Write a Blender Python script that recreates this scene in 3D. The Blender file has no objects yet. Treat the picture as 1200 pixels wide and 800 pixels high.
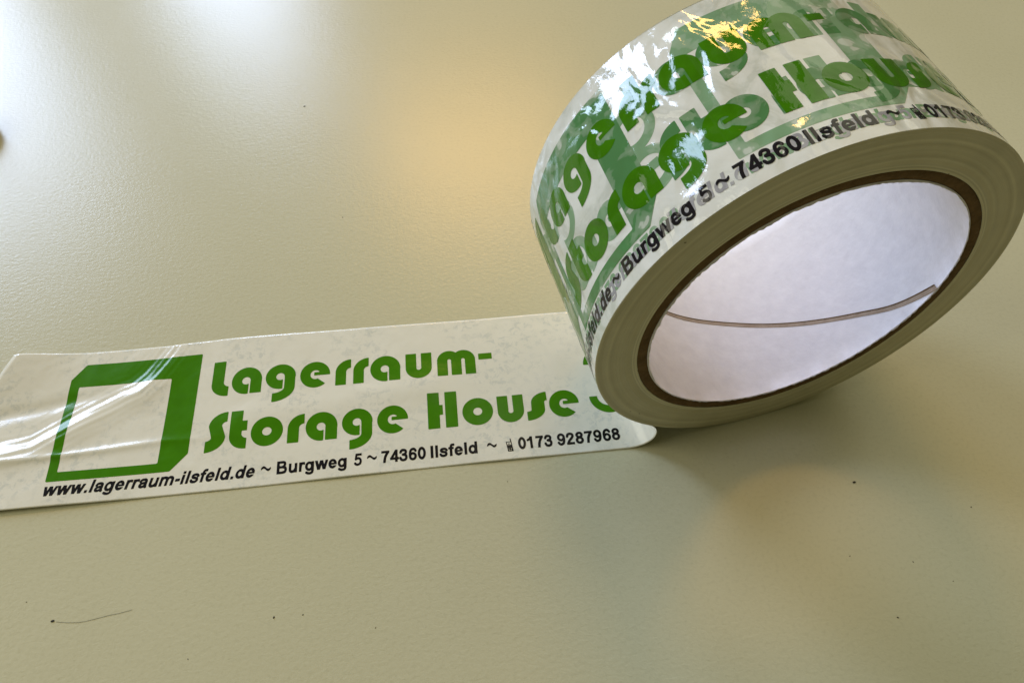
import bpy, bmesh, math, random
import numpy as np
from mathutils import Matrix, Vector
random.seed(4)
MM = 0.001
S = bpy.context.scene
C = S.collection

# ------------------------------------------------------------------ camera
cam_d = bpy.data.cameras.new('camera')
cam = bpy.data.objects.new('camera', cam_d); C.objects.link(cam)
cam_d.sensor_width = 36.0
cam_d.lens = 941.52 / 1200 * 36.0
cam_d.clip_start = 0.005; cam_d.clip_end = 50
R3 = Matrix(((0.9950666, 0.0860545, -0.0493671), (-0.0986704, 0.8066384, -0.5827510), (-0.0103269, 0.5847471, 0.8111499)))
cam.matrix_world = Matrix.Translation(Vector((91.790, -101.251, 196.806)) * MM) @ R3.to_4x4()
S.camera = cam

# ------------------------------------------------------------------ light
S.view_settings.view_transform = 'Standard'; S.view_settings.look = 'None'
S.view_settings.exposure = 0.0; S.view_settings.gamma = 1.0
W = bpy.data.worlds.new('World'); S.world = W; W.use_nodes = True
W.node_tree.nodes['Background'].inputs[0].default_value = (1.0, 0.94, 0.48, 1)
W.node_tree.nodes['Background'].inputs[1].default_value = 0.10

def area_light(name, az, el, dist, wdeg, hdeg, radiance, col):
    """a window, lamp or added fill seen from the roll at azimuth/elevation, with its angular size"""
    d = Vector((math.sin(math.radians(az)) * math.cos(math.radians(el)), math.cos(math.radians(az)) * math.cos(math.radians(el)), math.sin(math.radians(el))))
    l = bpy.data.lights.new(name, 'AREA'); l.shape = 'RECTANGLE'
    l.size = 2 * dist * math.tan(math.radians(wdeg / 2)); l.size_y = 2 * dist * math.tan(math.radians(hdeg / 2))
    l.energy = radiance * math.pi * l.size * l.size_y
    l.color = col
    o = bpy.data.objects.new(name, l); C.objects.link(o)
    o.location = Vector((0.10, 0.10, 0)) + d * dist
    o.rotation_euler = d.to_track_quat('Z', 'Y').to_euler()
    return o
def outdoors(l, seed):
    """panes look out on pale sky with some foliage in front of it"""
    l.data.use_nodes = True; nt = l.data.node_tree; em = nt.nodes['Emission']
    g = nt.nodes.new('ShaderNodeNewGeometry'); n = nt.nodes.new('ShaderNodeTexNoise'); r = nt.nodes.new('ShaderNodeValToRGB')
    n.inputs['Scale'].default_value = 5.0; n.inputs['Detail'].default_value = 4; n.noise_dimensions = '4D'; n.inputs['W'].default_value = seed
    e = r.color_ramp.elements; e[0].position = 0.34; e[0].color = (0.50, 0.56, 0.34, 1); e[1].position = 0.47; e[1].color = (0.88, 0.98, 1.18, 1)
    nt.links.new(g.outputs['Parametric'], n.inputs['Vector']); nt.links.new(n.outputs['Fac'], r.inputs['Fac']); nt.links.new(r.outputs['Color'], em.inputs['Color'])
outdoors(area_light('window_light', -16.5, 20.0, 2.2, 8.5, 26.0, 14.5, (0.76, 0.84, 1.0)), 1.0)
outdoors(area_light('window_light', -40.0, 21.0, 2.2, 16.0, 30.0, 14.5, (0.76, 0.84, 1.0)), 4.0)
area_light('left_fill_light', -88.0, 36.0, 2.4, 40.0, 30.0, 2.3, (1.0, 0.96, 0.78))  # broad fill added on the left to raise the diffuse light, no known source
area_light('back_right_fill_light', 48.0, 54.0, 2.0, 42.0, 42.0, 1.15, (1.0, 0.94, 0.68))  # soft fill added behind right to brighten the table and shade its front
area_light('warm_lamp', 2.0, 41.3, 1.6, 15.0, 6.5, 22.5, (1.0, 0.56, 0.16))

# ------------------------------------------------------------------ materials
def nodes_of(name):
    m = bpy.data.materials.new(name); m.use_nodes = True
    nt = m.node_tree; b = nt.nodes['Principled BSDF']
    return m, nt, b
def N(nt, t, **kw):
    n = nt.nodes.new(t)
    for k, v in kw.items(): setattr(n, k, v)
    return n
def noise(nt, vec, scale, detail=3, rough=0.55, dist=0.0):
    n = N(nt, 'ShaderNodeTexNoise'); n.inputs['Scale'].default_value = scale; n.inputs['Detail'].default_value = detail
    n.inputs['Roughness'].default_value = rough; n.inputs['Distortion'].default_value = dist
    nt.links.new(vec, n.inputs['Vector']); return n.outputs['Fac']
def ramp(nt, fac, stops):
    r = N(nt, 'ShaderNodeValToRGB'); e = r.color_ramp.elements
    while len(e) < len(stops): e.new(0.5)
    for x, (p, c) in zip(e, stops): x.position = p; x.color = (*c, 1) if len(c) == 3 else c
    nt.links.new(fac, r.inputs['Fac']); return r.outputs['Color']
def mixc(nt, fac, a, b, mode='MIX'):
    m = N(nt, 'ShaderNodeMix', data_type='RGBA', blend_type=mode)
    for sock, v in ((m.inputs['Factor'], fac), (m.inputs['A'], a), (m.inputs['B'], b)):
        if isinstance(v, bpy.types.NodeSocket): nt.links.new(v, sock)
        else: sock.default_value = v if isinstance(v, (int, float)) else (*v, 1)
    return m.outputs['Result']
def mth(nt, op, a, b=0.0):
    m = N(nt, 'ShaderNodeMath', operation=op)
    for s, v in zip(m.inputs, (a, b)):
        if isinstance(v, bpy.types.NodeSocket): nt.links.new(v, s)
        else: s.default_value = v
    return m.outputs[0]
def bump(nt, b, h, strength, dist):
    n = N(nt, 'ShaderNodeBump'); n.inputs['Strength'].default_value = strength; n.inputs['Distance'].default_value = dist
    nt.links.new(h, n.inputs['Height']); nt.links.new(n.outputs['Normal'], b.inputs['Normal']); return n
def mapping(nt, vec, scale):
    n = N(nt, 'ShaderNodeMapping'); n.inputs['Scale'].default_value = scale
    nt.links.new(vec, n.inputs['Vector']); return n.outputs['Vector']

def tape_relief(nt, b, kind):
    """film relief shared by the film and the ink on it (UV = tape coordinates in cm)"""
    uv = N(nt, 'ShaderNodeUVMap', uv_map='tape').outputs['UV']
    if kind == 'roll':
        v = mapping(nt, uv, (1.0, 0.55, 1))
        h = mth(nt, 'ADD', mth(nt, 'MULTIPLY', noise(nt, v, 0.9, 2, 0.5, 0.6), 4.4),
                mth(nt, 'ADD', mth(nt, 'MULTIPLY', noise(nt, v, 4.0, 3, 0.5, 1.8), 0.11), mth(nt, 'MULTIPLY', noise(nt, mapping(nt, uv, (1, .12, 1)), 9.0, 2), 0.05)))
        bump(nt, b, h, 1.0, 0.00042)
    else:
        h = mth(nt, 'ADD', mth(nt, 'MULTIPLY', noise(nt, uv, 0.9, 2, 0.5, 0.4), 1.0), mth(nt, 'MULTIPLY', noise(nt, uv, 7.0, 3), 0.05))
        bump(nt, b, h, 1.0, 0.0003)
    return uv

def film_material(name, kind):
    m, nt, b = nodes_of(name)
    uv = tape_relief(nt, b, kind)
    if kind == 'roll':
        f = noise(nt, uv, 1.1, 4, 0.6, 0.8)
        col = ramp(nt, f, [(0.36, (0.63, 0.645, 0.56)), (0.45, (0.74, 0.745, 0.665)), (0.62, (0.79, 0.79, 0.72))])
        b.inputs['Roughness'].default_value = 0.055
    else:
        f = noise(nt, uv, 4.5, 6, 0.7, 0.5); g = noise(nt, uv, 0.55, 2)
        pat = mth(nt, 'MULTIPLY', ramp(nt, f, [(0.50, (0, 0, 0)), (0.60, (1, 1, 1))]), ramp(nt, g, [(0.42, (0, 0, 0)), (0.58, (1, 1, 1))]))
        col = mixc(nt, mth(nt, 'MULTIPLY', pat, 0.85), (0.80, 0.78, 0.66), (0.64, 0.65, 0.57))
        b.inputs['Roughness'].default_value = 0.17
    nt.links.new(col, b.inputs['Base Color'])
    b.inputs['IOR'].default_value = 1.56
    return m

def ink_material(name, kind, col, through=0.0):
    m, nt, b = nodes_of(name)
    uv = tape_relief(nt, b, kind)
    f = noise(nt, uv, 2.5, 4, 0.6, 0.5)
    c = mixc(nt, f, tuple(x * 0.85 for x in col), tuple(min(1, x * 1.15) for x in col))
    nt.links.new(c, b.inputs['Base Color'])
    b.inputs['Roughness'].default_value = 0.055 if kind == 'roll' else 0.2
    b.inputs['Specular IOR Level'].default_value = 0.5 if kind == 'roll' else 0.3
    if through:
        b.inputs['Alpha'].default_value = 1 - through
    return m

def ghost_material(name, col, film, strength, seed):
    """ink of a deeper layer seen through milky film: patchy where air is trapped"""
    m, nt, b = nodes_of(name)
    uv = tape_relief(nt, b, 'roll')
    o = N(nt, 'ShaderNodeVectorMath', operation='ADD'); nt.links.new(uv, o.inputs[0]); o.inputs[1].default_value = (seed, seed * .7, 0)
    f = noise(nt, o.outputs[0], 1.7, 3, 0.5, 0.35)
    k = ramp(nt, f, [(0.36, (strength * .35,) * 3), (0.385, (strength * .80,) * 3), (0.47, (strength * .88,) * 3), (0.50, (strength,) * 3)])
    nt.links.new(mixc(nt, k, film, col), b.inputs['Base Color'])
    b.inputs['Roughness'].default_value = 0.055
    return m

def table_material():
    m, nt, b = nodes_of('table_laminate')
    co = N(nt, 'ShaderNodeTexCoord').outputs['Object']
    big = noise(nt, co, 9, 4, 0.6); fine = noise(nt, co, 900, 3, 0.6)
    c = ramp(nt, big, [(0.35, (0.548, 0.526, 0.345)), (0.65, (0.573, 0.551, 0.370))])
    sp = ramp(nt, fine, [(0.28, (0.93, 0.93, 0.92)), (0.5, (1, 1, 1))])
    nt.links.new(mixc(nt, 1.0, c, sp, 'MULTIPLY'), b.inputs['Base Color'])
    h = mth(nt, 'ADD', noise(nt, mapping(nt, co, (1, 1.5, 1)), 620, 2, 0.5, 0.6), mth(nt, 'MULTIPLY', noise(nt, co, 1500, 2), 0.35))
    bump(nt, b, h, 1.0, 0.000046)
    b.inputs['Roughness'].default_value = 0.27
    b.inputs['IOR'].default_value = 1.42
    return m

def edge_material():
    m, nt, b = nodes_of('tape_edge')
    co = N(nt, 'ShaderNodeTexCoord').outputs['Object']
    sep = N(nt, 'ShaderNodeSeparateXYZ'); nt.links.new(co, sep.inputs[0])
    r = mth(nt, 'SQRT', mth(nt, 'ADD', mth(nt, 'MULTIPLY', sep.outputs['X'], sep.outputs['X']), mth(nt, 'MULTIPLY', sep.outputs['Y'], sep.outputs['Y'])))
    cx = N(nt, 'ShaderNodeCombineXYZ'); nt.links.new(mth(nt, 'MULTIPLY', r, 1.0), cx.inputs[0])
    rings = noise(nt, cx.outputs[0], 1500, 4, 0.7)
    wide = noise(nt, cx.outputs[0], 330, 2)
    blot = noise(nt, co, 90, 4, 0.6)
    c1 = ramp(nt, wide, [(0.33, (0.52, 0.48, 0.325)), (0.55, (0.62, 0.59, 0.43)), (0.7, (0.70, 0.675, 0.52))])
    c2 = mixc(nt, 1.0, c1, ramp(nt, rings, [(0.3, (0.86, 0.86, 0.84)), (0.7, (1.07, 1.07, 1.06))]), 'MULTIPLY')
    c3 = mixc(nt, 1.0, c2, ramp(nt, blot, [(0.3, (0.9, 0.9, 0.88)), (0.7, (1.05, 1.05, 1.05))]), 'MULTIPLY')
    mr = N(nt, 'ShaderNodeMapRange'); mr.inputs['From Min'].default_value = 0.0409; mr.inputs['From Max'].default_value = 0.0508
    nt.links.new(mth(nt, 'ADD', r, mth(nt, 'MULTIPLY', mth(nt, 'SUBTRACT', noise(nt, co, 25, 2), 0.5), 0.0006)), mr.inputs['Value'])
    bands = ramp(nt, mr.outputs[0], [(p, (v, v, v * 0.985)) for p, v in ((0.0, .92), (.045, 1.14), (.065, .84), (.10, 1.12), (.125, .86), (.17, 1.02), (.34, .93), (.40, 1.02), (.68, .94), (.735, 1.16), (.77, .96), (.93, .92), (.97, 1.1))])
    c3 = mixc(nt, 1.0, c3, bands, 'MULTIPLY')
    vor = N(nt, 'ShaderNodeTexVoronoi'); vor.inputs['Scale'].default_value = 260; nt.links.new(co, vor.inputs['Vector'])
    dk = mth(nt, 'MULTIPLY', mth(nt, 'LESS_THAN', vor.outputs['Distance'], 0.075), mth(nt, 'GREATER_THAN', noise(nt, co, 60, 2), 0.55))
    nt.links.new(mixc(nt, mth(nt, 'MULTIPLY', dk, 0.75), c3, (0.08, 0.06, 0.04)), b.inputs['Base Color'])
    bump(nt, b, rings, 0.5, 0.0002)
    b.inputs['Roughness'].default_value = 0.45
    return m

def plain(name, ca, cb, scale, rough, bscale=None, bdist=0.0002, spec=0.5):
    m, nt, b = nodes_of(name)
    co = N(nt, 'ShaderNodeTexCoord').outputs['Object']
    nt.links.new(ramp(nt, noise(nt, co, scale, 5, 0.65), [(0.32, ca), (0.68, cb)]), b.inputs['Base Color'])
    bump(nt, b, noise(nt, co, bscale or scale * 3, 3), 0.8, bdist)
    b.inputs['Roughness'].default_value = rough
    b.inputs['Specular IOR Level'].default_value = spec
    return m

GREEN = (0.050, 0.205, 0.000)
M_table = table_material()
M_strip = film_material('strip_film', 'strip')
M_roll = film_material('winding_film', 'roll')
M_green_s = ink_material('green_ink', 'strip', GREEN)
M_black_s = ink_material('black_ink', 'strip', (0.010, 0.009, 0.011))
M_green_r = ink_material('green_ink_winding', 'roll', GREEN, 0.10)
M_black_r = ink_material('black_ink_winding', 'roll', (0.012, 0.010, 0.014), 0.05)
FILMC = (0.75, 0.75, 0.67)
M_ghost_g = ghost_material('green_ink_under_film', (0.065, 0.215, 0.060), FILMC, 0.97, 3.1)
M_ghost_b = ghost_material('black_ink_under_film', (0.16, 0.15, 0.20), FILMC, 0.7, 5.7)
M_ghost_g2 = ghost_material('green_ink_deep_under_film', (0.17, 0.33, 0.16), FILMC, 0.92, 8.3)
M_edge = edge_material()
M_card = plain('core_cardboard', (0.10, 0.060, 0.022), (0.17, 0.105, 0.045), 300, 0.85, 700, 0.0004, 0.2)
M_liner = plain('core_paper', (0.83, 0.80, 0.845), (0.915, 0.885, 0.925), 260, 0.9, 420, 0.00012, 0.15)
M_seam = plain('seam_cardboard', (0.36, 0.27, 0.20), (0.46, 0.36, 0.28), 300, 0.9, 700, 0.0002, 0.2)
M_dark = plain('dark_dust', (0.02, 0.017, 0.012), (0.05, 0.04, 0.03), 900, 0.8)
M_brown = plain('brown_plastic', (0.12, 0.07, 0.02), (0.18, 0.11, 0.04), 120, 0.45)

# ------------------------------------------------------------------ objects helpers
def mesh_obj(name, verts, faces, mat, parent=None, uv=None, smooth=True):
    me = bpy.data.meshes.new(name)
    me.from_pydata([tuple(float(c) for c in v) for v in verts], [], [tuple(int(i) for i in f) for f in faces])
    if uv is not None:
        l = me.uv_layers.new(name='tape')
        idx = np.empty(len(me.loops), dtype=np.int32); me.loops.foreach_get('vertex_index', idx)
        l.data.foreach_set('uv', np.asarray(uv, dtype=np.float32)[idx].ravel())
    me.materials.append(mat)
    if smooth: me.polygons.foreach_set('use_smooth', [True] * len(me.polygons))
    me.update()
    o = bpy.data.objects.new(name, me); C.objects.link(o)
    if parent: o.parent = parent
    return o
def tag(o, label=None, cat=None, group=None, kind=None):
    for k, v in (('label', label), ('category', cat), ('group', group), ('kind', kind)):
        if v: o[k] = v
    return o

# ------------------------------------------------------------------ the table
def build_table():
    bm = bmesh.new(); bmesh.ops.create_cube(bm, size=1.0)
    bmesh.ops.scale(bm, vec=(2.0, 1.6, 0.028), verts=bm.verts); bmesh.ops.translate(bm, vec=(0.15, 0.35, -0.014), verts=bm.verts)
    bmesh.ops.bevel(bm, geom=bm.edges[:], offset=0.003, segments=2, affect='EDGES')
    me = bpy.data.meshes.new('table_top'); bm.to_mesh(me); bm.free(); me.materials.append(M_table)
    o = bpy.data.objects.new('table_top', me); C.objects.link(o)
    tag(o, kind='structure')
build_table()

# ------------------------------------------------------------------ the shape of the tape (all in mm)
PSI, TILT = -0.18248, 0.01831
AX = np.array([math.sin(PSI) * math.cos(TILT), math.cos(PSI) * math.cos(TILT), math.sin(TILT)])
E1 = np.array([math.cos(PSI), -math.sin(PSI), 0.0])
E2 = np.cross(E1, AX); E2 = E2 if E2[2] > 0 else -E2
RO, RC, RI, TW = 50.832, 40.9, 38.17, 50.0
CEN = np.array([168.343, 6.690, 0.33]) + E2 * RO
def on_roll(a, w, dr=0.0):
    """a = arc length (mm) from the lowest point, going up the left side; w = across the tape"""
    al = np.asarray(a) / RO; w = np.asarray(w)
    r = RO + dr + 0.05 * np.sin(al * 3 + 0.4 * w / 10) 
    return CEN + AX * w[..., None] + (r * -np.sin(al))[..., None] * E1 + (r * -np.cos(al))[..., None] * E2
DN = np.array([(-60, -.8), (-40, -.75), (0, -.65), (30, -.43), (60, .1), (90, .45), (128, .6)])
DF = np.array([(-60, -.8), (-40, -.8), (-14, -1.0), (1, -.7), (18, .2), (40, .2), (70, -.25), (100, -.5), (128, -.6)])
RIDGE = np.array([(-44, 16.0), (-31.7, 17.9), (-24.5, 21.7), (-17.2, 26.5), (-8.7, 32.2), (-5.2, 33.6), (-1.1, 38.0), (4.5, 47.5), (6.5, 52)])
LINE = np.array([(-46, 14.3), (-21.8, 15.0), (3.4, 16.9), (12.8, 16.5), (24, 16.8)])
def sstep(x): x = np.clip(x, 0, 1); return x * x * (3 - 2 * x)
def pl_dist(s, w, P):
    """signed distance (+ = far side) and position along a polyline"""
    best = np.full(s.shape, 1e9); sg = np.zeros(s.shape); al = np.zeros(s.shape); L = 0
    for (ax_, ay), (bx, by) in zip(P[:-1], P[1:]):
        dx, dy = bx - ax_, by - ay; l = math.hypot(dx, dy)
        t = np.clip(((s - ax_) * dx + (w - ay) * dy) / l ** 2, 0, 1)
        d = np.hypot(s - ax_ - t * dx, w - ay - t * dy)
        side = np.sign(dx * (w - ay) - dy * (s - ax_))
        k = d < best
        best = np.where(k, d, best); sg = np.where(k, side, sg); al = np.where(k, L + t * l, al); L += l
    return best * sg, al / L
def lift(s, w):
    h = 0.9 * sstep((14 - s) / 50) * (0.55 + 0.45 * sstep((30 - w) / 30))
    h = h + 2.6 * sstep((-22 - s) / 26) * sstep((w - 26) / 26)
    d, t = pl_dist(s, w, RIDGE)
    am = 0.74 * np.clip(1 - sstep((t - 0.72) / 0.28) * 0.75, 0, 1) * (0.8 + 0.25 * np.sin(t * 19 + 1))
    h = h + am * np.exp(-np.where(d > 0, d / 3.0, d / 5.0) ** 2)
    fade = np.exp(-((d - 1.5) / 5.0) ** 2) * (1 - sstep((s - 2) / 8))
    h = h + fade * (0.038 * np.sin(d * 1.9 + 2.2 * np.sin(s * 0.13 + 1)) + 0.035 * np.sin(d * 3.3 - 1.7 * np.sin(s * 0.21)))
    d2, t2 = pl_dist(s, w, LINE)
    h = h + 0.42 * (1 - sstep((t2 - 0.5) / 0.5)) * np.exp(-(np.abs(d2) / 1.1) ** 1.4)
    d3, t3 = pl_dist(s, w, np.array([(-46, 29), (-30, 31.5), (-12, 36)]))
    h = h - 0.35 * np.exp(-(d3 / 2.2) ** 2) * (1 - sstep((t3 - .6) / .4))
    h = h - 0.5 * sstep((-42.4 - 0.42 * (TW - w) - s) / 1.4)
    # slow waves of the stuck part
    k = sstep((s - 5) / 25)
    h = h + k * 0.10 * (1 + np.sin(s / 7.0 + w / 9.0 + 1.3 * np.sin(w / 11.0))) 
    h = h + k * 0.30 * np.exp(-((w - 25 - 0.12 * (s - 60)) / 5.0) ** 2) * sstep((105 - s) / 30)
    return np.maximum(h, 0.0) + 0.12
S1 = lambda w: 131.0 - 0.20 * w
def loop_pt(u, w):
    """the free loop between strip and winding"""
    a1 = 40.0 / 57.2958 * RO
    p0 = strip_pt(S1(w), w); p3 = on_roll(np.full_like(w, a1), w, -0.02)
    al = a1 / RO
    t1 = -math.cos(al) * E1 + math.sin(al) * E2
    p1 = p0 + np.array([8.8, 0, 0]); p2 = p3 - t1 * 6.5
    u = u[..., None]
    return (1 - u) ** 3 * p0 + 3 * (1 - u) ** 2 * u * p1 + 3 * (1 - u) * u * u * p2 + u ** 3 * p3
def strip_pt(s, w):
    n = np.interp(s, DN[:, 0], DN[:, 1]); f = TW + np.interp(s, DF[:, 0], DF[:, 1])
    y = n + (f - n) * w / TW
    return np.stack([s + 0 * w, y, lift(s, w)], axis=-1)
def normals(F, s, w, e=0.15):
    n = np.cross(F(s + e, w) - F(s - e, w), F(s, w + e) - F(s, w - e))
    return n / np.linalg.norm(n, axis=-1, keepdims=True)
def tape_pt(s, w):
    s1 = S1(w)
    a = strip_pt(np.minimum(s, s1), w)
    b = loop_pt(np.clip((s - s1) / 25.0, 0, 1), w)
    return np.where((s > s1)[..., None], b, a)
def strip_map(s, w, dr):
    return tape_pt(s, w) + normals(tape_pt, s, w) * dr
def roll_map_off(off, scale):
    def f(s, w, dr): return on_roll(s * scale + off, w, dr)
    return f

# ------------------------------------------------------------------ lettering outlines (distance functions, mm)
def circ(x, y, cx, cy, rx, ry=None):
    ry = ry or rx
    return (np.hypot((x - cx) / rx, (y - cy) / ry) - 1) * min(rx, ry)
def box(x, y, x0, x1, y0, y1):
    return np.maximum(np.maximum(x0 - x, x - x1), np.maximum(y0 - y, y - y1))
def poly(x, y, P):   # convex, counter-clockwise
    d = np.full(x.shape, -1e9)
    for (ax_, ay), (bx, by) in zip(P, P[1:] + P[:1]):
        l = math.hypot(bx - ax_, by - ay); d = np.maximum(d, ((by - ay) * (x - ax_) - (bx - ax_) * (y - ay)) / l)
    return d
U = np.minimum
I = np.maximum
def sub(a, *bs):
    for b in bs: a = np.maximum(a, -b)
    return a
def arc_q(x, y, cx, cy, ox, oy, ix, iy, qx, qy):
    """quarter ring on the (qx, qy) side of the centre"""
    return I(I(sub(circ(x, y, cx, cy, ox, oy), circ(x, y, cx, cy, ix, iy)), -qx * (x - cx)), -qy * (y - cy))
def g_L(x, y):
    return U(U(box(x, y, 0, 3.35, 3.9, 11.9), I(I(circ(x, y, 4.3, 4.0, 4.3, 4.15), x - 4.3), y - 4.0)), box(x, y, 3.0, 4.75, -0.13, 3.2)) if False else \
        sub(U(U(box(x, y, 0, 3.35, 3.9, 11.9), I(I(circ(x, y, 4.4, 4.0, 4.4, 4.15), x - 4.4), y - 4.0)), box(x, y, 4.2, 4.8, -0.15, 3.1)), I(circ(x, y, 4.8, 4.45, 1.4, 1.35), -(x - 3.35)), box(x, y, 4.2, 6, 3.15, 9))
def g_t(x, y):
    return U(g_L(x, y), box(x, y, 2.6, 4.75, 5.4, 8.5))
def g_a(x, y):
    return sub(U(circ(x, y, 4.4, 4.42, 4.4, 4.55), U(box(x, y, 5.4, 8.75, 0, 4.45), I(box(x, y, 4.4, 8.75, 4.4, 9), circ(x, y, 4.4, 4.42, 4.37, 4.55)))),
               circ(x, y, 4.25, 4.35, 1.22, 1.25), box(x, y, 5.02, 5.45, -1, 4.6))
def g_g(x, y):
    bowl = I(circ(x, y, 4.3, 4.75, 4.3, 4.25), np.minimum(x - 5.0, -(y - 4.4)))
    right = U(box(x, y, 5.45, 8.5, 0.9, 4.8), I(circ(x, y, 4.3, 4.75, 4.2, 4.25), -(y - 4.7)))
    desc = arc_q(x, y, 2.2, 1.0, 6.3, 4.85, 3.25, 1.85, 1, -1)
    return sub(U(U(bowl, right), desc), circ(x, y, 4.2, 4.75, 1.2, 1.2), box(x, y, 5.0, 5.42, 1.0, 4.8))
def g_e(x, y):
    c = circ(x, y, 4.35, 4.45, 4.35, 4.5)
    cnt = sub(circ(x, y, 4.45, 4.45, 1.45, 1.55), box(x, y, 4.05, 9, 4.15, 5.3))
    mouth = poly(x, y, [(4.6, 3.55), (10.0, -1.1), (10.0, 4.2), (4.6, 4.2)])
    return sub(c, cnt, mouth)
def g_r(x, y):
    return U(arc_q(x, y, 4.55, 4.5, 4.55, 4.4, 1.4, 1.35, -1, 1), box(x, y, 0, 3.15, 0, 4.55))
def g_u(x, y):
    o = U(box(x, y, 0, 7.4, 3.7, 8.9), I(circ(x, y, 3.7, 3.75, 3.7, 3.85), y - 3.8))
    return sub(o, U(box(x, y, 3.05, 4.4, 3.6, 10), circ(x, y, 3.72, 3.6, 0.68)))
def g_m(x, y):
    o = U(box(x, y, 0, 11.2, 0, 5.3), U(I(circ(x, y, 3.5, 5.3, 3.5, 3.65), -(y - 5.25)), I(circ(x, y, 7.7, 5.3, 3.5, 3.65), -(y - 5.25))))
    return sub(o, box(x, y, 3.05, 4.1, -1, 5.4), circ(x, y, 3.575, 5.4, 0.52), box(x, y, 7.1, 8.15, -1, 5.4), circ(x, y, 7.625, 5.4, 0.52))
def g_dash(x, y): return box(x, y, 0, 4.0, 4.9, 7.1)
def g_S(x, y):
    return U(U(arc_q(x, y, 5.5, 7.6, 5.0, 4.4, 1.35, 1.2, -1, 1), arc_q(x, y, 0, 4.2, 5.35, 4.6, 1.5, 1.1, 1, -1)), poly(x, y, [(1.5, 4.1), (5.35, 4.1), (4.15, 7.7), (0.5, 7.7)]))
def g_s(x, y):
    return U(U(arc_q(x, y, 5.9, 5.6, 4.5, 3.4, 0.8, 0.5, -1, 1), arc_q(x, y, 0, 3.3, 5.1, 3.45, 1.3, 0.5, 1, -1)), poly(x, y, [(1.3, 3.2), (5.1, 3.2), (5.1, 5.7), (1.4, 5.7)]))
def g_o(x, y): return sub(circ(x, y, 4.4, 4.45, 4.4, 4.55), circ(x, y, 4.4, 4.45, 1.28))
def g_H(x, y): return U(U(box(x, y, 0, 3.35, 0, 11.9), box(x, y, 3.0, 4.3, 4.4, 7.7)), box(x, y, 4.95, 8.35, 0, 11.9))
def g_3(x, y):
    lo = sub(circ(x, y, 5.8, 5.7, 5.8, 5.75), circ(x, y, 5.8, 5.8, 3.5, 3.4), box(x, y, -1, 3.4, 5.9, 12))
    up = sub(circ(x, y, 5.8, 17.2, 5.8, 5.9), circ(x, y, 5.8, 17.2, 3.4, 3.4), box(x, y, -1, 3.4, 11.0, 17.2))
    return UU(lo, up, box(x, y, 4.9, 8.2, 5.1, 7.4))
def g_logo(x, y):
    o = poly(x, y, [(-25.7, 7.2), (6.9, 7.2), (11.2, 12.2), (11.2, 45.4), (-22.4, 45.4), (-25.9, 40.2)])
    return sub(o, box(x, y, -23.2, 3.3, 10.0, 37.6))
def g_phone(x, y):   # little mobile: case outline with aerial, dark keypad, screen
    q = x - 0.10 * (4 - y)
    case = sub(box(x, y, 0.2, 1.75, 0.0, 3.3), box(x, y, 0.42, 1.53, 2.2, 3.08))
    case = sub(case, box(x, y, 0.5, 0.75, 0.25, 0.5), box(x, y, 0.95, 1.2, 0.25, 0.5), box(x, y, 0.5, 0.75, 0.75, 1.0), box(x, y, 1.1, 1.4, 0.75, 1.0))
    return U(U(case, box(x, y, 1.45, 1.75, 3.2, 4.3)), box(x, y, 0.6, 1.3, 2.45, 2.7))
def g_tilde(x, y):
    return np.abs(y - 2.05 + 0.42 * np.sin((x - 0.0) * 2 * math.pi / 2.5 + math.pi)) - 0.37 + np.maximum(0, np.abs(x - 1.25) - 1.25) * 3

def march(fn, x0, x1, y0, y1, h):
    """fill the inside of fn (negative) with small faces"""
    nx = int(math.ceil((x1 - x0) / h)) + 1; ny = int(math.ceil((y1 - y0) / h)) + 1
    xs = x0 + np.arange(nx) * h; ys = y0 + np.arange(ny) * h
    X, Y = np.meshgrid(xs, ys, indexing='ij'); F = fn(X, Y)
    V = []; idx = {}; faces = []
    def corner(i, j):
        k = ('c', i, j)
        if k not in idx: idx[k] = len(V); V.append((xs[i], ys[j]))
        return idx[k]
    def edge(i, j, a, b):
        k = (i, j, a, b) if (i, j) < (a, b) else (a, b, i, j)
        if k not in idx:
            f0, f1 = F[k[0], k[1]], F[k[2], k[3]]; t = f0 / (f0 - f1)
            idx[k] = len(V); V.append((xs[k[0]] + t * (xs[k[2]] - xs[k[0]]), ys[k[1]] + t * (ys[k[3]] - ys[k[1]])))
        return idx[k]
    ins = F < 0
    anyin = ins[:-1, :-1] | ins[1:, :-1] | ins[1:, 1:] | ins[:-1, 1:]
    for i, j in zip(*np.nonzero(anyin)):
        cs = [(i, j), (i + 1, j), (i + 1, j + 1), (i, j + 1)]
        p = []
        for k in range(4):
            a, b = cs[k], cs[(k + 1) % 4]
            if ins[a]: p.append(corner(*a))
            if ins[a] != ins[b]: p.append(edge(*a, *b))
        if len(p) >= 3: faces.append(p)
    return np.array(V).reshape(-1, 2), faces

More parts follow.
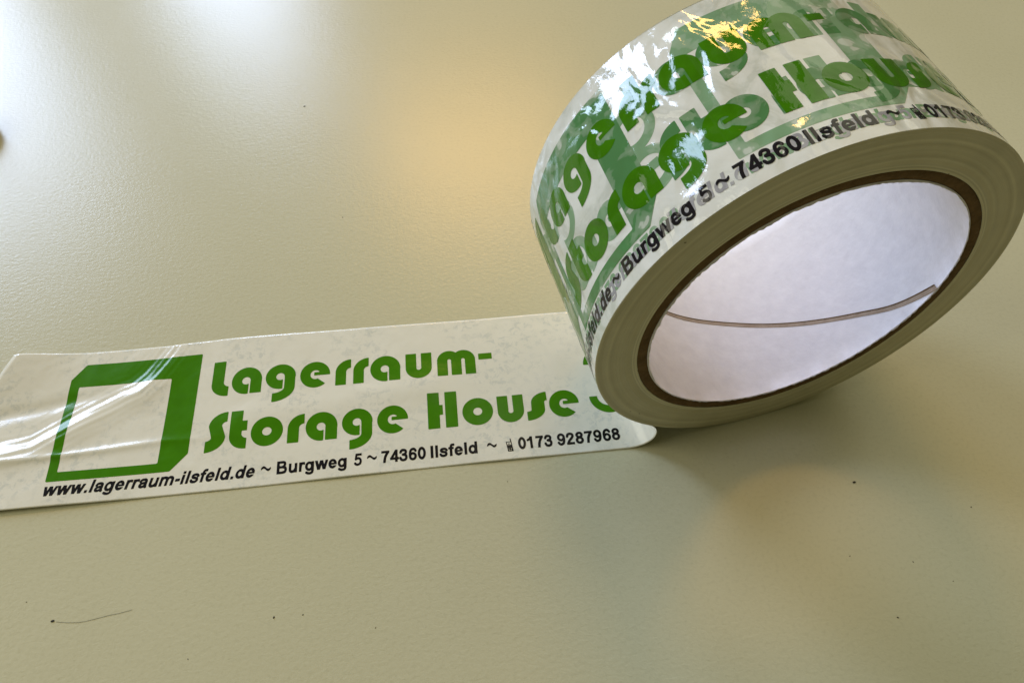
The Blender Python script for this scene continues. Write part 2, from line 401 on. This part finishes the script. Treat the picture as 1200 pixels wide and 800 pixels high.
LINE1 = [(g_L, 15.1, 20.1, 4.8), (g_a, 20.9, 29.6, 8.75), (g_g, 30.7, 39.3, 8.5), (g_e, 40.7, 49.4, 8.7), (g_r, 51.0, 55.5, 4.55), (g_r, 56.2, 60.7, 4.55), (g_a, 61.2, 70.0, 8.75),
         (g_u, 71.6, 79.3, 7.4), (g_m, 80.9, 92.2, 11.2), (g_dash, 93.2, 97.2, 4.0)]
LINE2 = [(g_S, 15.5, 21.1, 5.5), (g_t, 22.0, 26.9, 4.8), (g_o, 28.0, 36.9, 8.8), (g_r, 38.2, 42.8, 4.55), (g_a, 43.2, 52.0, 8.75), (g_g, 53.3, 61.8, 8.5), (g_e, 63.2, 71.9, 8.7), (g_H, 77.5, 85.9, 8.35),
         (g_o, 87.3, 96.0, 8.8), (g_u, 97.3, 104.8, 7.4), (g_s, 105.6, 111.6, 5.9), (g_e, 112.1, 120.6, 8.7), (g_3, 123.8, 135.4, 11.6)]
def line_mesh(items, base, h=0.17):
    VV = []; FF = []; n = 0
    for fn, l, r, gw in items:
        v, f = march(fn, -0.4, gw + 0.4, -4.4 if fn is g_g else -0.5, 23.6 if fn is g_3 else 12.6, h)
        v = v * [(r - l) / gw, 1] + [l, base]
        VV.append(v); FF += [[i + n for i in q] for q in f]; n += len(v)
    return np.concatenate(VV), FF

# small black bold sans lettering: strokes in units of 1/10 em, cap height 7.16
def smooth_line(P, n=6):
    P = np.array(P, float); Q = np.concatenate([[2 * P[0] - P[1]], P, [2 * P[-1] - P[-2]]]); out = []
    for k in range(1, len(Q) - 2):
        for t in np.arange(n) / n:
            p0, p1, p2, p3 = Q[k - 1:k + 3]
            out.append(0.5 * (2 * p1 + (p2 - p0) * t + (2 * p0 - 5 * p1 + 4 * p2 - p3) * t * t + (3 * p1 - p0 - 3 * p2 + p3) * t ** 3))
    out.append(P[-1]); return np.array(out)
def stroke(x, y, P, hw, smooth=True):
    P = smooth_line(P) if smooth else np.array(P, float); d = np.full(x.shape, 1e9)
    for (ax_, ay), (bx, by) in zip(P[:-1], P[1:]):
        dx, dy = bx - ax_, by - ay; t = np.clip(((x - ax_) * dx + (y - ay) * dy) / (dx * dx + dy * dy + 1e-12), 0, 1)
        d = np.minimum(d, np.hypot(x - ax_ - t * dx, y - ay - t * dy))
    return d - hw
def ring(x, y, cx, cy, rx, ry, hw):
    return sub(circ(x, y, cx, cy, rx + hw, ry + hw), circ(x, y, cx, cy, rx - hw, ry - hw * 0.9))
def UU(*a):
    r = a[0]
    for q in a[1:]: r = U(r, q)
    return r
H6 = 0.66
def six(x, y): return UU(stroke(x, y, [(4.55, 5.5), (3.8, 6.45), (2.9, 6.6), (1.75, 6.0), (1.2, 4.4), (1.15, 2.5)], H6), ring(x, y, 2.85, 2.28, 1.68, 1.73, H6))
def arch(x, y, o): return stroke(x, y, [(1.3 + o, 2.8), (1.6 + o, 4.0), (2.4 + o, 4.58), (3.3 + o, 4.58), (4.1 + o, 4.2), (4.45 + o, 3.3), (4.45 + o, 2.6)], 0.67)
ARIAL = {
 'l': (2.78, lambda x, y: box(x, y, .7, 2.1, 0, 7.16)), 'I': (2.78, lambda x, y: box(x, y, .66, 2.12, 0, 7.16)),
 'i': (2.78, lambda x, y: U(box(x, y, .7, 2.1, 0, 5.19), box(x, y, .7, 2.1, 5.9, 7.16))), '.': (2.78, lambda x, y: box(x, y, .7, 2.1, 0, 1.37)),
 '-': (3.33, lambda x, y: box(x, y, .5, 3.0, 1.9, 3.25)),
 'r': (3.89, lambda x, y: U(box(x, y, .66, 2.03, 0, 5.19), I(stroke(x, y, [(1.4, 2.4), (1.6, 3.7), (2.2, 4.45), (3.0, 4.62), (4.2, 4.4)], .66), x - 3.95))),
 'u': (6.11, lambda x, y: UU(box(x, y, .64, 2.01, 1.8, 5.19), box(x, y, 4.1, 5.47, 0, 5.19), stroke(x, y, [(1.33, 2.2), (1.45, 1.2), (2.1, .6), (2.9, .55), (3.8, .9), (4.5, 1.9)], .68))),
 'm': (8.89, lambda x, y: UU(box(x, y, .6, 1.97, 0, 5.19), box(x, y, 3.76, 5.13, 0, 3.6), box(x, y, 6.92, 8.29, 0, 3.6), arch(x, y, 0), arch(x, y, 3.16))),
 'a': (5.56, lambda x, y: UU(stroke(x, y, [(1.0, 3.7), (1.4, 4.4), (2.3, 4.66), (3.4, 4.6), (4.05, 4.1), (4.2, 3.2), (4.2, 1.3), (4.5, .45)], H6), stroke(x, y, [(4.2, 2.9), (2.7, 2.65), (1.45, 2.25), (1.08, 1.4), (1.55, .68), (2.45, .55), (3.5, .9), (4.1, 1.8)], .62))),
 'g': (6.11, lambda x, y: UU(ring(x, y, 2.75, 2.6, 1.72, 2.0, H6), box(x, y, 4.1, 5.47, -.3, 5.19), stroke(x, y, [(4.78, -.2), (4.5, -1.1), (3.6, -1.5), (2.4, -1.5), (1.2, -1.0)], .62))),
 'd': (6.11, lambda x, y: U(ring(x, y, 2.75, 2.6, 1.72, 2.0, H6), box(x, y, 4.1, 5.47, 0, 7.16))),
 'e': (5.56, lambda x, y: U(sub(ring(x, y, 2.75, 2.6, 1.72, 2.02, .68), box(x, y, 3.0, 6, 1.45, 2.15)), box(x, y, 1.0, 5.1, 2.15, 3.05))),
 's': (5.56, lambda x, y: stroke(x, y, [(4.5, 3.75), (3.9, 4.45), (2.7, 4.68), (1.5, 4.35), (1.3, 3.65), (1.8, 3.05), (2.9, 2.75), (4.0, 2.3), (4.3, 1.5), (3.8, .78), (2.7, .52), (1.5, .75), (.9, 1.5)], .64)),
 'f': (3.33, lambda x, y: UU(box(x, y, .9, 2.27, 0, 5.4), box(x, y, .1, 3.1, 4.1, 5.19), stroke(x, y, [(1.58, 5.0), (1.75, 6.1), (2.3, 6.62), (3.2, 6.62)], .64))),
 'w': (7.78, lambda x, y: I(UU(*[stroke(x, y, q, .70, False) for q in ([(.7, 5.4), (2.25, -.2)], [(2.25, -.2), (3.89, 5.6)], [(3.89, 5.6), (5.53, -.2)], [(5.53, -.2), (7.08, 5.4)])]), np.maximum(-y, y - 5.19))),
 'B': (7.22, lambda x, y: UU(box(x, y, .73, 2.18, 0, 7.16), box(x, y, .73, 4.2, 5.95, 7.16), box(x, y, .73, 4.4, 3.15, 4.3), box(x, y, .73, 4.4, 0, 1.22), stroke(x, y, [(4.0, 6.55), (5.0, 6.35), (5.4, 5.5), (5.1, 4.5), (4.2, 3.75)], .64), stroke(x, y, [(4.2, 3.75), (5.5, 3.35), (5.95, 2.2), (5.5, 1.0), (4.2, .62)], .68))),
 '0': (5.56, lambda x, y: ring(x, y, 2.78, 3.58, 1.7, 2.98, .68)),
 '1': (5.56, lambda x, y: I(U(box(x, y, 2.4, 3.77, 0, 7.19), stroke(x, y, [(.95, 5.1), (2.2, 5.75), (3.0, 6.9)], .6)), y - 7.19)),
 '7': (5.56, lambda x, y: U(box(x, y, .45, 5.1, 5.85, 7.06), I(stroke(x, y, [(4.5, 6.5), (3.2, 4.4), (2.5, 2.4), (2.2, -.5)], .7), np.maximum(-y, y - 7.06)))),
 '4': (5.56, lambda x, y: UU(box(x, y, 3.25, 4.62, 0, 7.19), box(x, y, .2, 5.4, 1.4, 2.62), stroke(x, y, [(.9, 2.1), (3.6, 6.5)], .64, False))),
 '3': (5.56, lambda x, y: U(stroke(x, y, [(.95, 5.3), (1.5, 6.3), (2.6, 6.58), (3.85, 6.2), (4.2, 5.3), (3.7, 4.25), (2.4, 3.85)], H6), stroke(x, y, [(2.4, 3.85), (4.0, 3.45), (4.45, 2.2), (4.0, 1.0), (2.7, .54), (1.4, .95), (.85, 2.0)], H6))),
 '5': (5.56, lambda x, y: UU(box(x, y, 1.3, 4.9, 5.85, 7.06), stroke(x, y, [(1.75, 6.4), (1.35, 3.95)], .55, False), stroke(x, y, [(1.4, 3.75), (2.1, 4.15), (3.2, 4.25), (4.2, 3.55), (4.45, 2.3), (4.0, 1.05), (2.8, .52), (1.7, .68), (1.0, 1.3)], .6))),
 '2': (5.56, lambda x, y: U(stroke(x, y, [(.95, 5.0), (1.35, 6.1), (2.6, 6.56), (3.95, 6.15), (4.25, 5.1), (3.6, 3.9), (2.2, 2.5), (1.2, .9)], H6), box(x, y, .4, 5.05, 0, 1.25))),
 '6': (5.56, six), '9': (5.56, lambda x, y: six(5.56 - x, 7.16 - y)),
 '8': (5.56, lambda x, y: U(ring(x, y, 2.78, 5.28, 1.5, 1.26, H6), ring(x, y, 2.78, 2.12, 1.72, 1.55, H6))),
}
GCACHE = {}
def text_mesh(words, base=3.05, k=0.517):
    VV = []; FF = []; n = 0
    for txt, l, r, _, shear in words:
        x = 0; vs = []
        for ch in txt:
            adv, fn = ARIAL[ch]
            if ch not in GCACHE: GCACHE[ch] = march(lambda x, y: fn(x, y) - 0.10, -0.3, adv + 0.3, -2.4, 7.6, 0.17)
            v, f = GCACHE[ch]
            vs.append(v + [x, 0]); FF += [[i + n for i in q] for q in f]; n += len(v); x += adv
        v = np.concatenate(vs); v[:, 0] += shear * v[:, 1]
        x0, x1 = v[:, 0].min(), v[:, 0].max()
        VV.append(np.stack([l + (v[:, 0] - x0) * (r - l) / (x1 - x0), base + v[:, 1] * k], 1))
    return np.concatenate(VV), FF
WORDS = [('www.lagerraum-ilsfeld.de', -25.4, 30.1, 0, 0.2), ('Burgweg', 36.0, 54.9, 0, 0), ('5', 56.9, 59.0, 0, 0), ('74360', 64.3, 76.5, 0, 0), ('Ilsfeld', 77.8, 90.7, 0, 0),
         ('0173', 102.0, 111.5, 0, 0), ('9287968', 112.9, 130.4, 0, 0)]
GL1 = line_mesh(LINE1, 29.75); GL2 = line_mesh(LINE2, 12.1)
GLOGO = march(g_logo, -26.6, 12.0, 6.6, 46.0, 0.40)
GTXT = text_mesh(WORDS)
def tildes():
    VV = []; FF = []; n = 0
    for l in (31.8, 60.5, 93.5):
        v, f = march(g_tilde, -0.1, 2.6, 0.8, 3.2, 0.12); v = v + [l, 3.05]
        VV.append(v); FF += [[i + n for i in q] for q in f]; n += len(v)
    return np.concatenate(VV), FF
GTIL = tildes()
def phone():
    v, f = march(g_phone, -0.1, 2.1, -0.1, 4.6, 0.08)
    v = np.stack([v[:, 0] + 98.6 + 0.12 * (2 - v[:, 1]), v[:, 1] * 0.95 + 2.6], 1); return v, f
GPH = phone()
def join(*gs):
    n = 0; V = []; F = []
    for v, f in gs: V.append(v); F += [[i + n for i in q] for q in f]; n += len(v)
    return np.concatenate(V), F
GBLACK = join(GTXT, GTIL)
def print_on(name, geo, fmap, dr, mat, parent, lim=None, uvmap=lambda s, w: (s, w)):
    v, f = geo
    if lim:
        c = np.array([v[q, 0].mean() for q in f]); keep = (c > lim[0]) & (c < lim[1])
        f = [q for q, k in zip(f, keep) if k]
        used = np.unique(np.concatenate([np.array(q) for q in f])) if f else np.array([], int)
        re = -np.ones(len(v), int); re[used] = np.arange(len(used)); v = v[used]; f = [[re[i] for i in q] for q in f]
    if not f: return None
    P = fmap(v[:, 0], v[:, 1], dr) * MM
    u = uvmap(v[:, 0], v[:, 1])
    return mesh_obj(name, P, f, mat, parent, np.stack(u, 1) / 10)

# ------------------------------------------------------------------ the tape roll
base = Vector(CEN - E2 * RO + AX * 25) * MM
roll = bpy.data.objects.new('packing_tape_roll', None); C.objects.link(roll)
tag(roll, 'roll of white packing tape with green and black print, one printed strip pulled out', 'tape roll')
# (Empty kept at the origin of its parts; its own marker sits at the roll's base)
roll.location = base
bpy.context.view_layer.update()
def adopt(o):
    o.parent = roll; o.matrix_parent_inverse = Matrix.Translation(-base); return o

def build_winding():
    na, nw = 360, 26
    a = np.linspace(0, 2 * math.pi * RO, na, endpoint=False); w = np.linspace(0.0, TW, nw)
    A_, W_ = np.meshgrid(a, w, indexing='ij')
    P = on_roll(A_, W_).reshape(-1, 3) * MM
    f = []
    for i in range(na):
        for j in range(nw - 1):
            k = (i + 1) % na; f.append((i * nw + j, k * nw + j, k * nw + j + 1, i * nw + j + 1))
    return adopt(mesh_obj('tape_winding', P, f, M_roll, None, np.stack([A_.ravel(), W_.ravel()], 1) / 10))
winding = build_winding()

# local frame object for lathed pieces: z = axis
FR = Matrix(((E1[0], E2[0], AX[0], CEN[0] * MM), (E1[1], E2[1], AX[1], CEN[1] * MM), (E1[2], E2[2], AX[2], CEN[2] * MM), (0, 0, 0, 1)))
def lathe(name, prof, mat, n=240, wob=None, parent=roll, smooth=True, ecc=(0, 0)):
    """prof: (radius, axial) in mm, rotated about the axis of the roll"""
    V = []; f = []
    for i in range(n):
        t = 2 * math.pi * i / n
        for k, (r, z) in enumerate(prof):
            dr, dz = wob(t, k) if wob else (0, 0)
            V.append((((r + dr) * math.cos(t) + ecc[0]) * MM, ((r + dr) * math.sin(t) + ecc[1]) * MM, (z + dz) * MM))
    m = len(prof)
    for i in range(n):
        j = (i + 1) % n
        for k in range(m - 1): f.append((i * m + k, j * m + k, j * m + k + 1, i * m + k + 1))
    o = mesh_obj(name, V, f, mat, None, None, smooth)
    o.matrix_world = FR
    o.parent = parent
    if parent is roll: o.matrix_parent_inverse = Matrix.Translation(-base)
    else: o.matrix_parent_inverse = parent.matrix_basis.inverted()
    return o
def face_profile(z0, sgn):
    rr = random.Random(7); pr = []; z = 0
    r = RC - 0.02
    while r < RO - 0.15:
        z = 0.75 * z + rr.uniform(-0.05, 0.05)
        pr.append((r, z0 + sgn * z)); r += rr.uniform(0.15, 0.5)
    pr.append((RO - 0.05, z0)); pr.append((RO + 0.02, z0 - sgn * 0.12))
    return pr
nf = lathe('wound_edge', face_profile(-0.02, -1), M_edge)
ff = lathe('wound_edge', face_profile(TW + 0.02, 1), M_edge)
core = lathe('core', [(RI + 0.25, 0.9), (RI + 0.25, 0.25), (RI + 0.5, 0.0), (RC - 0.25, -0.05), (RC + 0.02, 0.15), (RC + 0.02, TW - 0.15), (RC - 0.2, TW), (RI + 0.4, TW), (RI + 0.25, TW - 0.3)], M_card,
             wob=lambda t, k: (0.06 * math.sin(9 * t + k) + random.uniform(-.05, .05), random.uniform(-.06, .06)))
# paper lining the inside of the core, with a slightly frayed edge
lp = [(RI + 0.22, 0.1), (RI - 0.12, -0.22)] + [(RI, 0.3 + k * (TW - 0.6) / 12) for k in range(13)] + [(RI + 0.22, TW - 0.05)]
liner = lathe('paper_lining', [(r, z) for r, z in lp], M_liner, n=300, parent=core,
              wob=lambda t, k: (random.uniform(-.09, .07) + 0.07 * math.sin(23 * t), random.uniform(-.16, .16)) if k == 1 else (0.035 * math.sin(4 * t + 0.55 * k) + 0.02 * math.sin(11 * t - k), 0))
# spiral seam of the lining
def seam(name, pts, width, mat, dr, thick):
    sp = smooth_line(pts, 14); al = np.radians(sp[:, 0]); d = sp[:, 1]
    V = []; f = []
    for i, (a, z) in enumerate(zip(al, d)):
        for r, zz in ((RI - dr, z), (RI - dr - thick, z + .06), (RI - dr - thick, z + width - .06), (RI - dr, z + width)):
            V.append((-math.sin(a) * r * MM, -math.cos(a) * r * MM, zz * MM))
    for i in range(len(al) - 1):
        for k in range(3): f.append((i * 4 + k, i * 4 + k + 1, i * 4 + 5 + k, i * 4 + 4 + k))
    o = mesh_obj(name, V, f, mat, None, None, False); o.matrix_world = FR
    o.parent = core; o.matrix_parent_inverse = core.matrix_basis.inverted()
    return o
SEAM = [(60, 39.3), (23.5, 29.0), (0.1, 23.3), (-15.9, 18.5), (-46.8, 8.9), (-62.3, 3.8), (-80.5, -0.1)]
seam('lining_seam', SEAM, 1.15, M_seam, 0.04, 0.07)
seam('seam_gap', [(a, z + 1.12) for a, z in SEAM], 0.42, M_card, 0.04, 0.08)

# ------------------------------------------------------------------ the pulled-out strip
def build_strip():
    ns, nw, nl = 420, 100, 40
    w = np.linspace(0, TW, nw)
    rows = []; uvs = []
    end0 = lambda w: -43.8 - 0.42 * (TW - w)      # slanting cut end
    for t in np.linspace(0, 1, ns):
        s = end0(w) + (S1(w) - end0(w)) * t
        rows.append(strip_pt(s, w)); uvs.append(np.stack([s, w], 1))
    for u in np.linspace(0, 1, nl)[1:]:
        rows.append(loop_pt(np.full_like(w, u), w)); uvs.append(np.stack([S1(w) + 25 * u, w], 1))
    T = np.array(rows); UV = np.concatenate(uvs)
    du = np.gradient(T, axis=0); dv = np.gradient(T, axis=1); nn = np.cross(du, dv); nn /= np.linalg.norm(nn, axis=-1, keepdims=True)
    B = T - nn * 0.06
    n, m = T.shape[:2]; V = np.concatenate([T.reshape(-1, 3), B.reshape(-1, 3)]) * MM
    f = []; o = n * m
    for i in range(n - 1):
        for j in range(m - 1):
            a = i * m + j; q = (a, a + m, a + m + 1, a + 1); f.append(q); f.append(tuple(x + o for x in reversed(q)))
        for j in (0, m - 1):
            a = i * m + j; q = (a, a + o, a + m + o, a + m); f.append(q if j == 0 else tuple(reversed(q)))
    for j in range(m - 1): f.append((j, j + 1, j + 1 + o, j + o))
    return adopt(mesh_obj('pulled_out_strip', V, f, M_strip, None, np.concatenate([UV, UV]) / 10))
strip = build_strip()
def sub_of(o, par):
    if o is None: return
    o.parent = par      # the parent's own world matrix is the identity
    return o
DR = 0.035
sub_of(print_on('green_lettering', join(GL1, GL2), strip_map, DR, M_green_s, None), strip)
sub_of(print_on('green_box_logo', GLOGO, strip_map, DR, M_green_s, None), strip)
sub_of(print_on('black_lettering', GBLACK, strip_map, DR, M_black_s, None), strip)
sub_of(print_on('phone_symbol', GPH, strip_map, DR, M_black_s, None), strip)
# the same print runs on round the roll, with deeper layers showing through the film
def wrap(off, scale, dr, mg, mb, tagname, lim):
    fm = roll_map_off(off, scale); uvm = lambda s, w: (s * scale + off, w)
    for nme, geo, mat in (('green_lettering', join(GL1, GL2), mg), ('green_box_logo', GLOGO, mg), ('black_lettering', GBLACK, mb), ('phone_symbol', GPH, mb)):
        sub_of(print_on(tagname + nme, geo, fm, dr, mat, None, lim, uvm), winding)
PER = 172.0
wrap(67.6, 1.012, 0.075, M_green_r, M_black_r, '', (-30, 150))
wrap(107.0, 1.012, 0.045, M_ghost_g, M_ghost_b, 'show_through_', (-30, 150))
wrap(107.0 - PER, 1.012, 0.045, M_ghost_g, M_ghost_b, 'show_through_', (95, 140))
wrap(133.0, 1.012, 0.008, M_ghost_g2, M_ghost_g2, 'deep_show_through_', (20, 120))
wrap(133.0 - PER, 1.012, 0.008, M_ghost_g2, M_ghost_g2, 'deep_show_through_', (95, 140))
wrap(160.5, 1.012, 0.022, M_ghost_g2, M_ghost_g2, 'deep_show_through_', (-30, 120))
wrap(160.5 - PER, 1.012, 0.022, M_ghost_g2, M_ghost_g2, 'deep_show_through_', (50, 140))

# ------------------------------------------------------------------ small things on the table
def build_cap():
    n = 72; prof = [(0, 7.2), (9.0, 7.2), (10.6, 6.9), (11.4, 6.0), (11.6, 1.0), (11.9, 0.8), (11.9, 0.02)]
    root = bpy.data.objects.new('bottle_cap', None); C.objects.link(root); root.location = (-0.0907, 0.1560, 0)
    tag(root, 'small brown ribbed cap lying alone on the table, away from the tape', 'cap')
    V = []; f = []; m = len(prof)
    for i in range(n):
        t = 2 * math.pi * i / n
        for k, (r, z) in enumerate(prof):
            rr = r - (0.35 if (i % 2 and k in (3, 4)) else 0)
            V.append((rr * math.cos(t) * MM, rr * math.sin(t) * MM, z * MM))
    for i in range(n):
        j = (i + 1) % n
        for k in range(m - 1): f.append((i * m + k, i * m + k + 1, j * m + k + 1, j * m + k))
    mesh_obj('ribbed_shell', V, f, M_brown, root, None, False)
build_cap()
def tube(name, pts, rad, mat):
    V = []; f = []; n = 6
    for i, p in enumerate(pts):
        d = Vector(pts[min(i + 1, len(pts) - 1)]) - Vector(pts[max(i - 1, 0)]); s = d.cross(Vector((0, 0, 1))).normalized()
        for k in range(n):
            t = 2 * math.pi * k / n; V.append((Vector(p) + s * rad * math.cos(t) + Vector((0, 0, 1)) * rad * math.sin(t)) * MM)
    for i in range(len(pts) - 1):
        for k in range(n): f.append((i * n + k, i * n + (k + 1) % n, (i + 1) * n + (k + 1) % n, (i + 1) * n + k))
    f.append(tuple(range(n))[::-1]); f.append(tuple((len(pts) - 1) * n + k for k in range(n)))
    return mesh_obj(name, V, f, mat)
hp = [(-14.5, -31.5), (-12, -31.95), (-9.5, -32.2), (-7.5, -32.1), (-5.5, -31.8), (-2, -31.2), (0.8, -30.9), (3.4, -30.4)]
tag(tube('hair', [(x, y, 0.06) for x, y in hp], 0.028, M_dark), 'short fine dark hair lying on the table in front of the strip', 'hair')
def speck(x, y, r, ang):
    r *= 0.8
    bm = bmesh.new(); bmesh.ops.create_icosphere(bm, subdivisions=2, radius=r * MM)
    for v in bm.verts:
        v.co *= random.uniform(0.75, 1.2); v.co.x *= 1.7; v.co.z *= 0.45
    zmin = min(v.co.z for v in bm.verts)
    for v in bm.verts: v.co.z -= zmin
    me = bpy.data.meshes.new('dust_speck'); bm.to_mesh(me); bm.free(); me.materials.append(M_dark)
    o = bpy.data.objects.new('dust_speck', me); C.objects.link(o); o.location = (x * MM, y * MM, 0.00001); o.rotation_euler.z = ang
    tag(o, 'tiny dark dust speck lying loose on the bare table', 'dust speck', 'dust specks on the table')
for x, y, r, a in [(-15.4, -31.2, .32, .2), (38.1, -35.8, .22, 1.2), (45.1, -35.9, .14, .4), (62.7, -40.8, .12, .7), (18.6, -43.6, .13, 2.4), (190, -15.6, .34, .1), (188.1, -51.2, .2, 2.6), (181.9, -35.2, .14, .5),
                   (-23, -25.8, .12, 0), (35.5, 159.2, .3, .2), (217.8, -25.6, .16, 1.0), (197.1, -38.3, .15, 2.2), (51.5, 98.0, .16, 2.6), (205, -44, .12, 1), (98.0, -5.8, .1, 1)]:
    speck(x, y, r, a)

S.render.engine = 'CYCLES'
